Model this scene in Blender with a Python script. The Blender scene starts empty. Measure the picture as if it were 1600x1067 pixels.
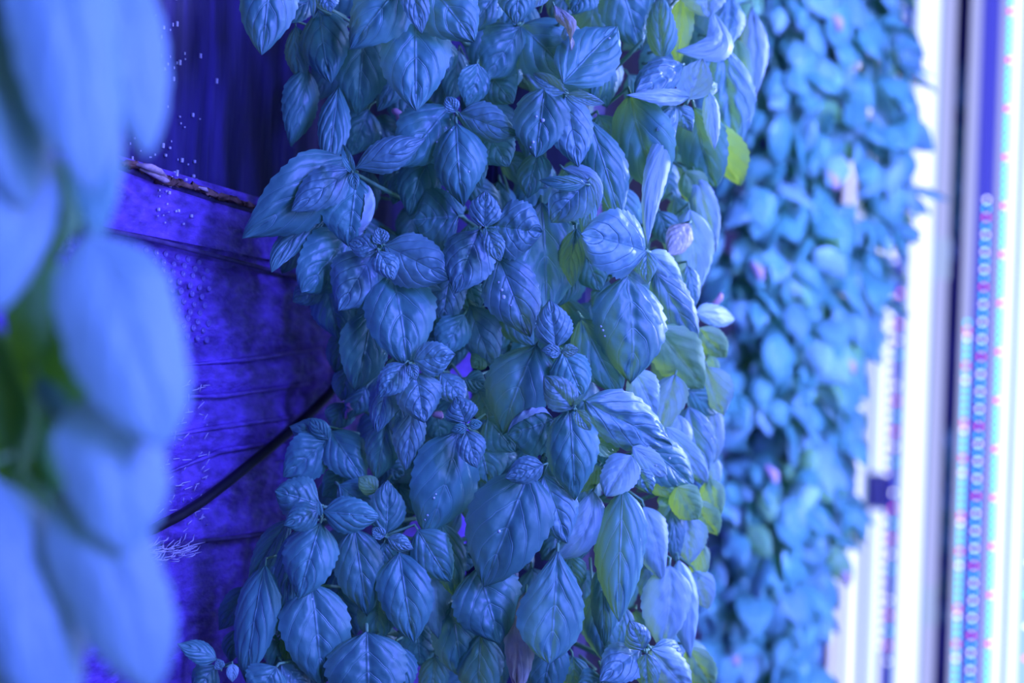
import bpy, math, random
import numpy as np
from mathutils import Vector, Matrix

random.seed(7)
RNG = np.random.default_rng(7)
SC = bpy.context.scene
COL = SC.collection

# ------------------------------------------------------------------ camera
F = 2222.2                                  # focal length in pixels of a 1600 x 1067 frame (50 mm on 36 mm)
CAM = np.array([0.0, 0.0, 1.30])
TH = math.radians(2.0)                      # the photograph leans by two degrees
R_ = np.array([math.cos(TH), 0, math.sin(TH)])
U_ = np.array([-math.sin(TH), 0, math.cos(TH)])
FW = np.array([0.0, 1.0, 0.0])
cd = bpy.data.cameras.new('camera')
cam = bpy.data.objects.new('camera', cd)
COL.objects.link(cam)
M = Matrix(((R_[0], U_[0], -FW[0], CAM[0]), (R_[1], U_[1], -FW[1], CAM[1]), (R_[2], U_[2], -FW[2], CAM[2]), (0, 0, 0, 1)))
cam.matrix_world = M
cd.lens = 50; cd.sensor_width = 36; cd.clip_start = 0.02
cd.dof.use_dof = True; cd.dof.focus_distance = 1.10; cd.dof.aperture_fstop = 2.55
SC.camera = cam

# ------------------------------------------------------------------ world, lights, exposure
w = bpy.data.worlds.new('world'); SC.world = w; w.use_nodes = True
w.node_tree.nodes['Background'].inputs[0].default_value = (0.08, 0.20, 0.50, 1)
w.node_tree.nodes['Background'].inputs[1].default_value = 0.05
def area(name, loc, aim, sx, sy, power, col):
    l = bpy.data.lights.new(name, 'AREA'); l.shape = 'RECTANGLE'; l.size = sx; l.size_y = sy
    l.energy = power; l.color = col
    o = bpy.data.objects.new(name, l); COL.objects.link(o)
    o.location = loc
    o.rotation_euler = (Vector(aim) - Vector(loc)).to_track_quat('-Z', 'Y').to_euler()
    return o
BLUE = (0.115, 0.14, 1.0)
PALE = (0.20, 0.26, 1.0)
# near and side carry on the aisle's lamp row; the other lights are added
area('grow_lamp_near', (1.12, 0.05, 2.02), (-0.05, 1.1, 1.3), 0.12, 0.9, 40, BLUE)
area('added_fill_foreground', (0.62, -0.05, 1.55), (-0.25, 0.6, 1.3), 0.10, 1.4, 14, (0.14, 0.26, 1.0))  # fill added off the lamp row to brighten the foreground leaves
area('grow_lamp_side', (0.90, 0.85, 1.55), (0.1, 1.15, 1.3), 0.08, 1.5, 13, PALE)
area('added_rim_light', (0.62, 1.46, 1.45), (0.17, 1.20, 1.3), 0.08, 1.5, 3.2, (0.34, 0.40, 1.0)).data.spread = math.radians(50)  # added light that rims and backlights the leaves on the right
area('added_fill_back_wall', (1.95, 4.2, 1.45), (1.35, 5.5, 1.3), 0.10, 1.8, 45, (0.2, 0.25, 1.0))  # unseen light added to brighten the back wall
area('added_fill_background', (0.66, 0.98, 1.52), (0.40, 1.75, 1.3), 0.10, 1.5, 11.5, (0.165, 0.25, 1.0)).data.spread = math.radians(75)  # added fill for the background basil, placed clear of the bars
SC.view_settings.view_transform = 'Standard'
SC.view_settings.look = 'None'
SC.view_settings.exposure = 0.0
SC.view_settings.gamma = 1.0
SC.view_settings.use_curve_mapping = False
SC.cycles.use_denoising = True
SC.cycles.max_bounces = 10
SC.cycles.diffuse_bounces = 4
SC.cycles.transmission_bounces = 6
SC.cycles.sample_clamp_indirect = 6.0

# ------------------------------------------------------------------ helpers
def P(px, py, d):
    return CAM + R_ * ((px - 800) / F * d) + U_ * ((533.5 - py) / F * d) + FW * d
def nrm(v):
    return v / max(np.linalg.norm(v), 1e-9)
def mesh_obj(name, verts, faces, mat, parent=None, origin=None, uvs=None, smooth=True, mats=None, mat_idx=None):
    v = np.asarray(verts, float)
    o0 = np.zeros(3)
    if parent is not None:
        o0 = np.array(parent['_o']) if '_o' in parent else np.zeros(3)
    elif origin is not None:
        o0 = np.asarray(origin, float)
    me = bpy.data.meshes.new(name)
    me.from_pydata((v - o0).tolist(), [], faces)
    for m in (mats or [mat]):
        me.materials.append(m)
    if mat_idx is not None:
        me.polygons.foreach_set('material_index', mat_idx)
    if smooth:
        me.polygons.foreach_set('use_smooth', [True] * len(me.polygons))
    if uvs is not None:
        ul = me.uv_layers.new(name='UVMap')
        idx = np.zeros(len(me.loops), dtype=np.int32)
        me.loops.foreach_get('vertex_index', idx)
        ul.data.foreach_set('uv', np.asarray(uvs, np.float32)[idx].ravel())
    me.update()
    o = bpy.data.objects.new(name, me); COL.objects.link(o)
    if parent is not None:
        o.parent = parent
    elif origin is not None:
        o.location = o0.tolist()
    return o
def empty(name, loc, label=None, cat=None, group=None, kind=None):
    o = bpy.data.objects.new(name, None); COL.objects.link(o)
    o.empty_display_size = 0.02
    o.location = [float(c) for c in loc]
    o['_o'] = [float(c) for c in loc]
    return tag(o, label, cat, group, kind)
def tag(o, label=None, cat=None, group=None, kind=None):
    if label: o['label'] = label
    if cat: o['category'] = cat
    if group: o['group'] = group
    if kind: o['kind'] = kind
    return o
def box(c, sx, sy, sz, ax=None, bev=0.0):
    """box centred at c; ax = (x axis, y axis) in the plan; chamfered upright edges when bev > 0"""
    c = np.asarray(c, float)
    X, Y = (np.array([1., 0, 0]), np.array([0, 1., 0])) if ax is None else ax
    Z = np.array([0, 0, 1.])
    hx, hy, hz = sx / 2, sy / 2, sz / 2
    if bev > 0:
        ring = [(hx - bev, -hy), (hx, -hy + bev), (hx, hy - bev), (hx - bev, hy), (-hx + bev, hy), (-hx, hy - bev), (-hx, -hy + bev), (-hx + bev, -hy)]
    else:
        ring = [(hx, -hy), (hx, hy), (-hx, hy), (-hx, -hy)]
    n = len(ring)
    v = [c + X * a + Y * b - Z * hz for a, b in ring] + [c + X * a + Y * b + Z * hz for a, b in ring]
    f = [(i, (i + 1) % n, n + (i + 1) % n, n + i) for i in range(n)] + [tuple(range(n))[::-1], tuple(range(n, 2 * n))]
    return v, f
def merge(parts):
    v, f = [], []
    for a, b in parts:
        k = len(v); v += list(a); f += [tuple(i + k for i in q) for q in b]
    return v, f
def tube(pts, rad, n=6):
    pts = [np.asarray(p, float) for p in pts]
    v, f = [], []
    for i, p in enumerate(pts):
        t = nrm(pts[min(i + 1, len(pts) - 1)] - pts[max(i - 1, 0)])
        a = nrm(np.cross(t, np.array([0.31, 0.2, 0.93]))); b = np.cross(t, a)
        r = rad[i] if hasattr(rad, '__len__') else rad
        for k in range(n):
            q = 2 * math.pi * k / n
            v.append(p + a * r * math.cos(q) + b * r * math.sin(q))
    for i in range(len(pts) - 1):
        for k in range(n):
            f.append((i * n + k, i * n + (k + 1) % n, (i + 1) * n + (k + 1) % n, (i + 1) * n + k))
    f.append(tuple(range(n))[::-1]); f.append(tuple(range((len(pts) - 1) * n, len(pts) * n)))
    return v, f

# ------------------------------------------------------------------ materials
def mat_new(name):
    m = bpy.data.materials.new(name); m.use_nodes = True
    nt = m.node_tree; nt.nodes.clear()
    return m, nt, nt.nodes, nt.links
def leaf_material(name, top, under, trans, tmix, vein, vein_col, bump, wrinkle, rough=0.5, spot=None, groove=0.10):
    m, nt, N, L = mat_new(name)
    VN = 4.3
    out = N.new('ShaderNodeOutputMaterial')
    uv = N.new('ShaderNodeUVMap'); uv.uv_map = 'UVMap'
    sep = N.new('ShaderNodeSeparateXYZ'); L.new(uv.outputs[0], sep.inputs[0])
    def math_(op, a, b=None, c=None, clamp=False):
        n = N.new('ShaderNodeMath'); n.operation = op; n.use_clamp = clamp
        for i, x in enumerate((a, b, c)):
            if x is None: continue
            if isinstance(x, (int, float)): n.inputs[i].default_value = x
            else: L.new(x, n.inputs[i])
        return n.outputs[0]
    u, v = sep.outputs[0], sep.outputs[1]
    av = math_('ABSOLUTE', math_('MULTIPLY_ADD', v, 2.0, -1.0))
    # side veins leave the midrib and arch towards the tip
    bow = math_('MULTIPLY', math_('POWER', av, 1.3), 0.56)
    ph = math_('MULTIPLY', math_('SUBTRACT', u, bow), VN)
    nz0 = N.new('ShaderNodeTexNoise'); nz0.inputs['Scale'].default_value = 6; L.new(uv.outputs[0], nz0.inputs['Vector'])
    ph = math_('MULTIPLY_ADD', nz0.outputs[0], 0.3, ph)
    fr = math_('ABSOLUTE', math_('SUBTRACT', math_('FRACT', math_('ADD', ph, 10.3)), 0.5))      # 0 on a vein
    side = math_('SUBTRACT', 1.0, math_('DIVIDE', fr, 0.045), clamp=True)
    side = math_('MULTIPLY', side, math_('SUBTRACT', 1.0, math_('POWER', av, 3.0), clamp=True))
    mid = math_('SUBTRACT', 1.0, math_('DIVIDE', av, 0.045), clamp=True)
    vm = math_('MAXIMUM', side, mid)
    # fine net between the veins
    tc = N.new('ShaderNodeTexCoord')
    oi = N.new('ShaderNodeObjectInfo')
    vo = N.new('ShaderNodeTexNoise'); vo.inputs['Scale'].default_value = 95; vo.inputs['Detail'].default_value = 2
    L.new(tc.outputs['Object'], vo.inputs['Vector'])
    big = N.new('ShaderNodeTexNoise'); big.inputs['Scale'].default_value = 38; big.inputs['Detail'].default_value = 3
    L.new(tc.outputs['Object'], big.inputs['Vector'])
    puff = math_('POWER', math_('SINE', math_('MULTIPLY', math_('FRACT', math_('ADD', ph, 10.8)), math.pi)), 0.7)
    puff = math_('MULTIPLY', puff, math_('SUBTRACT', 1.0, math_('POWER', av, 2.5), clamp=True))
    h = math_('MULTIPLY', puff, bump)
    h = math_('ADD', h, math_('MULTIPLY', vm, groove))
    h = math_('ADD', h, math_('MULTIPLY', big.outputs[0], wrinkle * .8))
    vr = N.new('ShaderNodeTexVoronoi'); vr.feature = 'SMOOTH_F1'; vr.inputs['Scale'].default_value = 1.0
    mpv = N.new('ShaderNodeMapping'); mpv.inputs['Scale'].default_value = (11, 8, 1); L.new(uv.outputs[0], mpv.inputs[0]); L.new(mpv.outputs[0], vr.inputs['Vector'])
    h = math_('ADD', h, math_('MULTIPLY', vr.outputs['Distance'], -wrinkle * 0.6))
    h = math_('ADD', h, math_('MULTIPLY', vo.outputs[0], wrinkle * 0.45))
    bp = N.new('ShaderNodeBump'); bp.inputs['Strength'].default_value = 0.75; bp.inputs['Distance'].default_value = 0.0022
    L.new(h, bp.inputs['Height'])
    def mix(f, a, b):
        n = N.new('ShaderNodeMix'); n.data_type = 'RGBA'
        for s, x in ((0, f), (6, a), (7, b)):
            if isinstance(x, (int, float)): n.inputs[s].default_value = x
            elif isinstance(x, tuple): n.inputs[s].default_value = (*x, 1)
            else: L.new(x, n.inputs[s])
        return n.outputs[2]
    geo = N.new('ShaderNodeNewGeometry')
    dark = tuple(c * 0.80 for c in top); lite = tuple(min(1, c * 1.12) for c in top)
    c = mix(oi.outputs['Random'], dark, lite)
    c = mix(math_('MULTIPLY', vm, vein), c, vein_col)
    c = mix(math_('MULTIPLY', math_('SUBTRACT', big.outputs[0], 0.35, clamp=True), 0.5), c, tuple(x * 0.8 for x in top))
    c = mix(geo.outputs['Backfacing'], c, under)
    if spot:
        st = math_('MULTIPLY', math_('SUBTRACT', big.outputs[0], 0.5, clamp=True), 5.0, clamp=True)
        c = mix(st, c, spot)
    pr = N.new('ShaderNodeBsdfPrincipled')
    L.new(c, pr.inputs['Base Color']); pr.inputs['Roughness'].default_value = rough
    pr.inputs['Specular IOR Level'].default_value = 0.95
    L.new(bp.outputs[0], pr.inputs['Normal'])
    tr = N.new('ShaderNodeBsdfTranslucent')
    tcx = mix(math_('MULTIPLY', vm, 0.35), trans, tuple(min(1, x * 1.35 + .05) for x in trans))
    L.new(tcx, tr.inputs[0]); L.new(bp.outputs[0], tr.inputs['Normal'])
    ms = N.new('ShaderNodeMixShader'); ms.inputs[0].default_value = tmix
    L.new(pr.outputs[0], ms.inputs[1]); L.new(tr.outputs[0], ms.inputs[2]); L.new(ms.outputs[0], out.inputs[0])
    return m
TOP = (0.13, 0.39, 0.34)
TRANS = (0.42, 0.85, 0.06)
M_LEAF = leaf_material('basil_leaf', TOP, (0.58, 0.78, 0.80), TRANS, 0.16, 0.42, (0.42, 0.70, 0.70), 0.75, 0.30, 0.41, groove=0.30)
M_YOUNG = leaf_material('basil_leaf_young', (0.19, 0.41, 0.42), (0.58, 0.76, 0.80), TRANS, 0.16, 0.15, (0.42, 0.66, 0.64), 0.5, 0.9, 0.40, groove=-0.28)
M_PALE = leaf_material('basil_leaf_pale', (0.36, 0.60, 0.64), (0.62, 0.78, 0.82), (0.55, 0.9, 0.2), 0.24, 0.3, (0.68, 0.86, 0.80), 0.30, 0.25, 0.45)
M_LIME = leaf_material('basil_leaf_lime', (0.30, 0.62, 0.28), (0.46, 0.72, 0.40), (0.62, 0.95, 0.04), 0.38, 0.35, (0.52, 0.80, 0.42), 0.30, 0.22, 0.45)
M_DEEP = leaf_material('basil_leaf_deep_green', (0.13, 0.46, 0.07), (0.3, 0.6, 0.2), (0.4, 0.9, 0.02), 0.30, 0.3, (0.3, 0.6, 0.2), 0.3, 0.2, 0.5)
M_DRY = leaf_material('basil_leaf_dry', (0.62, 0.60, 0.55), (0.66, 0.62, 0.55), (0.6, 0.6, 0.2), 0.2, 0.2, (0.7, 0.66, 0.6), 0.5, 1.1, spot=(0.80, 0.62, 0.42))
def simple(name, col, rough=0.5, spec=0.4, noise=None, bump=0, metal=0.0):
    m, nt, N, L = mat_new(name)
    out = N.new('ShaderNodeOutputMaterial'); pr = N.new('ShaderNodeBsdfPrincipled')
    pr.inputs['Base Color'].default_value = (*col, 1); pr.inputs['Roughness'].default_value = rough
    pr.inputs['Specular IOR Level'].default_value = spec; pr.inputs['Metallic'].default_value = metal
    if noise:
        tc = N.new('ShaderNodeTexCoord'); mp = N.new('ShaderNodeMapping'); mp.inputs['Scale'].default_value = noise[1]
        L.new(tc.outputs['Object'], mp.inputs[0])
        nz = N.new('ShaderNodeTexNoise'); nz.inputs['Scale'].default_value = noise[0]; nz.inputs['Detail'].default_value = 6
        L.new(mp.outputs[0], nz.inputs['Vector'])
        rp = N.new('ShaderNodeValToRGB'); e = rp.color_ramp.elements
        e[0].position = 0.30; e[0].color = (*[c * noise[2] for c in col], 1)
        e[1].position = 0.72; e[1].color = (*[min(1, c * noise[3]) for c in col], 1)
        L.new(nz.outputs[0], rp.inputs[0]); L.new(rp.outputs[0], pr.inputs['Base Color'])
        if bump:
            bp = N.new('ShaderNodeBump'); bp.inputs['Strength'].default_value = 0.8; bp.inputs['Distance'].default_value = bump
            L.new(nz.outputs[0], bp.inputs['Height']); L.new(bp.outputs[0], pr.inputs['Normal'])
    L.new(pr.outputs[0], out.inputs[0])
    return m
M_STEM = simple('green_stem', (0.20, 0.42, 0.22), 0.5)
M_PINK = simple('pink_root', (0.80, 0.45, 0.52), 0.7)
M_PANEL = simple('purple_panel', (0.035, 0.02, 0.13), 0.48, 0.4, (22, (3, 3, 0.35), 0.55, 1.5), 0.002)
M_FILM = simple('plastic_film', (0.17, 0.075, 0.45), 0.40, 0.5, (75, (0.8, 0.8, 1.7), 0.55, 1.6), 0.005)
M_SEAM = simple('film_seam', (0.09, 0.05, 0.18), 0.5, 0.4, (90, (1, 1, 1), 0.6, 1.5), 0.001)
M_FIBRE = simple('pale_fibres', (0.72, 0.62, 0.80), 0.4, 0.6)
M_HUSK = simple('pale_husk', (0.62, 0.42, 0.44), 0.8, 0.2, (150, (1, 1, 1), 0.6, 1.4), 0.001)
M_DEBRIS = simple('brown_debris', (0.20, 0.10, 0.08), 0.9, 0.2, (120, (1, 1, 1), 0.5, 1.7), 0.002)
M_BUBBLE = simple('clear_bubbles', (0.22, 0.14, 0.46), 0.12, 0.9)
M_CABLE = simple('black_cable', (0.012, 0.01, 0.02), 0.45)
M_TOWER = simple('tower_plastic', (0.08, 0.06, 0.20), 0.5, 0.4, (12, (1, 1, 1), 0.7, 1.2))
M_HOUSE = simple('lamp_housing', (0.62, 0.60, 0.82), 0.35, 0.5)
M_WHITE = simple('white_clip', (0.85, 0.85, 0.9), 0.4)
M_ROOM = simple('room_panel', (0.55, 0.50, 0.80), 0.6, 0.3, (2.0, (1, 1, 0.3), 0.8, 1.1))
M_FLOOR = simple('dark_floor', (0.10, 0.09, 0.14), 0.5, 0.4, (6, (1, 1, 1), 0.7, 1.2))
def emit(name, col, s):
    m, nt, N, L = mat_new(name)
    out = N.new('ShaderNodeOutputMaterial'); e = N.new('ShaderNodeEmission')
    e.inputs[0].default_value = (*col, 1); e.inputs[1].default_value = s
    L.new(e.outputs[0], out.inputs[0])
    return m
M_STRIP = emit('lamp_strip', (0.50, 0.54, 1.0), 2.6)
M_STRIP_DIM = emit('lamp_strip_soft', (0.075, 0.085, 0.82), 1.0)
M_STRIP_VIO = emit('lamp_tube_violet', (0.45, 0.50, 1.0), 1.0)
M_CLIP = emit('clip_painted_glow', (0.42, 0.55, 1.0), 0.95)  # clips are no lamps: light from neighbouring bars is painted as emission
M_STRIP_PALE = emit('lamp_strip_pale', (0.42, 0.68, 1.0), 1.1)
E_W = emit('diode_white', (0.7, 0.75, 1.0), 5.0)
E_C = emit('diode_cyan', (0.02, 0.75, 1.0), 4.0)
E_R = emit('diode_red', (1.0, 0.12, 0.45), 3.5)
E_B = emit('diode_blue', (0.12, 0.22, 1.0), 2.5)

# ------------------------------------------------------------------ the setting
# wall on the left: a plane that runs away from the camera to the right
WA = P(100, 533.5, 1.00)[:2]; WB = P(520, 533.5, 1.32)[:2]
WD = np.array([*(nrm(np.array([*(WB - WA), 0.0]))[:2]), 0.0])       # along the wall
WN = np.array([WD[1], -WD[0], 0.0])                                  # out of the wall, to the aisle
W0 = np.array([WA[0], WA[1], 0.0])
def W(px, py, off=0.0):
    d = nrm(P(px, py, 1.0) - CAM)
    t = np.dot(W0 - CAM, WN) / np.dot(d, WN)
    return CAM + d * t + WN * off
def wall_grid(corners, nu, nv, off, fn=None):
    """corners: pixel positions tl, tr, br, bl on the wall"""
    A = [W(*c) for c in corners]
    v, uv = [], []
    for j in range(nv + 1):
        b = j / nv
        for i in range(nu + 1):
            a = i / nu
            p = (A[0] * (1 - a) + A[1] * a) * (1 - b) + (A[3] * (1 - a) + A[2] * a) * b
            o = off + (fn(a, b) if fn else 0)
            v.append(p + WN * o); uv.append((a, b))
    f = [(j * (nu + 1) + i, (j + 1) * (nu + 1) + i, (j + 1) * (nu + 1) + i + 1, j * (nu + 1) + i + 1) for j in range(nv) for i in range(nu)]
    return v, f
wl = empty('wall_left', W0, kind='structure')
a0 = W0 - WD * 1.3 - WN * 0.05; a1 = W0 + WD * 3.6 - WN * 0.05
q = [a0, a1, a1 + np.array([0, 0, 2.6]), a0 + np.array([0, 0, 2.6])]
q = q + [x - WN * 0.04 for x in q]
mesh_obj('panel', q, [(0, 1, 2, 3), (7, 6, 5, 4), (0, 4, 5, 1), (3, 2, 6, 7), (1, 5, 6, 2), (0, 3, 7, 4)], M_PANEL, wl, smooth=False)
def rug(seed, k):
    r = np.random.default_rng(seed)
    T = [(r.uniform(-1, 1), r.uniform(.5, 1), r.uniform(0, 6.3), r.uniform(.3, 1)) for _ in range(k)]
    return T
T1 = rug(3, 14)
def film_fn(a, b):                      # long sagging wrinkles, roughly level
    z = 0.0
    for sx, sy, ph, am in T1:
        z += am * 0.0011 * math.sin(sx * 5 * a + sy * 46 * b + ph + 1.2 * math.sin(4 * a + ph))
    return z
T2 = rug(5, 10)
def soft_fn(a, b):
    z = 0.0
    for sx, sy, ph, am in T2:
        z += am * 0.0013 * math.sin(sx * 16 * a + sy * 7 * b + ph)
    return z
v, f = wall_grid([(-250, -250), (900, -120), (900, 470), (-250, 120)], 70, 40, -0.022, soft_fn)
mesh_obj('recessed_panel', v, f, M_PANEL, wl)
v, f = wall_grid([(-200, 130), (760, 415), (900, 500), (-200, 285)], 70, 14, 0.004, soft_fn)
mesh_obj('film_band', v, f, M_FILM, wl)
v, f = wall_grid([(-200, 284), (900, 498), (900, 770), (-200, 905)], 90, 110, 0.000, film_fn)
mesh_obj('film_sheet', v, f, M_FILM, wl)
v, f = wall_grid([(-200, 902), (900, 767), (900, 1180), (-200, 1400)], 70, 40, -0.006, soft_fn)
mesh_obj('lower_film', v, f, M_FILM, wl)
# the lip between the recessed panel and the film, with its dark edge
def wline(pts, off, rad, n=6):
    return tube([W(x, y, off) for x, y in pts], rad, n)
v, f = merge([wline([(-120, 165), (60, 222), (170, 254), (250, 283), (320, 306), (400, 330), (520, 362), (640, 396)], 0.001, 0.0055)])
mesh_obj('lip', v, f, M_SEAM, wl)
v, f = merge([wline([(80, 347), (150, 357), (230, 374), (300, 392), (370, 410), (440, 428), (520, 446)], 0.004, 0.0022)])
mesh_obj('seam', v, f, M_SEAM, wl)
v, f = merge([wline([(200, 872), (260, 852), (320, 844), (380, 838), (450, 828), (520, 815)], 0.001, 0.0022)])
mesh_obj('seam', v, f, M_SEAM, wl)
for k, pts in enumerate([[(230, 685), (330, 668), (430, 655), (520, 640)], [(250, 742), (340, 705), (430, 690), (520, 668)], [(280, 570), (380, 562), (500, 545)],
                         [(250, 620), (350, 618), (480, 600)], [(430, 720), (470, 705), (520, 690)], [(520, 610), (522, 680), (516, 740)]]):
    v, f = wline(pts, 0.002, [0.0008] + [0.0022] * (len(pts) - 2) + [0.0008], 6)
    mesh_obj('film_fold', v, f, M_FILM, wl)
def film_off(p):                        # height of the film sheet over the wall plane at p
    K = [W(*q) for q in [(-200, 284), (900, 498), (900, 770), (-200, 905)]]
    s0, s1, sp = (float(np.dot(k - W0, WD)) for k in (K[0], K[1], p))
    a = (sp - s0) / (s1 - s0); zt = K[0][2] * (1 - a) + K[1][2] * a; zb = K[3][2] * (1 - a) + K[2][2] * a
    return film_fn(a, (p[2] - zt) / (zb - zt))
# bubbles in the film, near the left
vs, fs = [], []
for j in range(10):
    for i in range(15):
        x = 90 + i * 16 + (8 if j % 2 else 0) + random.uniform(-1.5, 1.5)
        y = 362 + j * 13.5 + (x - 100) * 0.22 + random.uniform(-1.5, 1.5)
        r = 0.0036 * random.uniform(0.85, 1.05) * (1 - 0.22 * i / 15)
        c = W(x, y, 0.0); c = c + WN * (film_off(c) + .0004); t = WD; u = np.array([0, 0, 1.])
        k0 = len(vs); n = 9
        for (rr, hh) in ((1.0, 0), (0.93, 0.34), (0.78, 0.40), (0.5, 0.16)):
            for q in range(n):
                an = 2 * math.pi * q / n
                vs.append(c + (t * math.cos(an) + u * math.sin(an)) * r * rr + WN * r * hh)
        for a in range(3):
            for q in range(n):
                fs.append((k0 + a * n + q, k0 + a * n + (q + 1) % n, k0 + (a + 1) * n + (q + 1) % n, k0 + (a + 1) * n + q))
        fs.append(tuple(k0 + 3 * n + q for q in range(n)))
o = mesh_obj('bubbles', vs, fs, M_BUBBLE, wl); o['kind'] = 'stuff'
# pale specks and crusts on the recessed panel, torn fibres at the lower seam
parts = []
for k in range(120):
    x = 235 + abs(random.gauss(0, 60)); y = random.uniform(-20, 275) if random.random() < .75 else random.uniform(270, 350)
    r = random.uniform(0.0004, 0.0012)
    c = W(x, y, -0.0205 if y < 265 + (x - 235) * .25 else 0.006)
    h = random.uniform(.8, 2.0) if y < 270 else 1
    parts.append(box(c, r * 2, r * 1.2, r * 2 * h, (WD, WN)))
v, f = merge(parts); o = mesh_obj('mineral_specks', v, f, M_FIBRE, wl, smooth=False); o['kind'] = 'stuff'
parts = []
for k in range(130):
    x = random.uniform(130, 290); y = 882 - (x - 150) * 0.16 + random.gauss(0, 9)
    an = random.gauss(math.radians(35), 0.35); ln = random.uniform(8, 26)
    a = (x, y); b = (x + math.cos(an) * ln, y - math.sin(an) * ln)
    parts.append(tube([W(*a, 0.002), W((a[0] + b[0]) / 2, (a[1] + b[1]) / 2, random.uniform(.003, .008)), W(*b, random.uniform(.002, .007))], [0.0003, 0.0005, 0.0002], 4))
for k in range(90):                                 # scraps beside the cable end and the left folds
    x = random.uniform(235, 320); y = random.uniform(600, 820)
    an = random.uniform(0, 3.1); ln = random.uniform(3, 12)
    parts.append(tube([W(x, y, 0.003), W(x + math.cos(an) * ln, y - math.sin(an) * ln, 0.005)], [0.0005, 0.0003], 4))
v, f = merge(parts); o = mesh_obj('torn_fibres', v, f, M_FIBRE, wl); o['kind'] = 'stuff'

fl = [(-3, -2, -0.02), (4, -2, -0.02), (4, 7, -0.02), (-3, 7, -0.02)]
v = [np.array(p, float) for p in fl]; v = v + [p + np.array([0, 0, 0.02]) for p in v]
F6 = [(0, 3, 2, 1), (4, 5, 6, 7), (0, 1, 5, 4), (1, 2, 6, 5), (2, 3, 7, 6), (3, 0, 4, 7)]
tag(mesh_obj('floor', v, F6, M_FLOOR, smooth=False), kind='structure')
v, f = box((2.2, 2.2, 1.3), 0.05, 8.0, 2.6); tag(mesh_obj('wall_right', v, f, M_ROOM, smooth=False), kind='structure')
v, f = box((1.6, 5.6, 1.3), 4.0, 0.05, 2.6); tag(mesh_obj('wall_back', v, f, M_ROOM, smooth=False), kind='structure')

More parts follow.
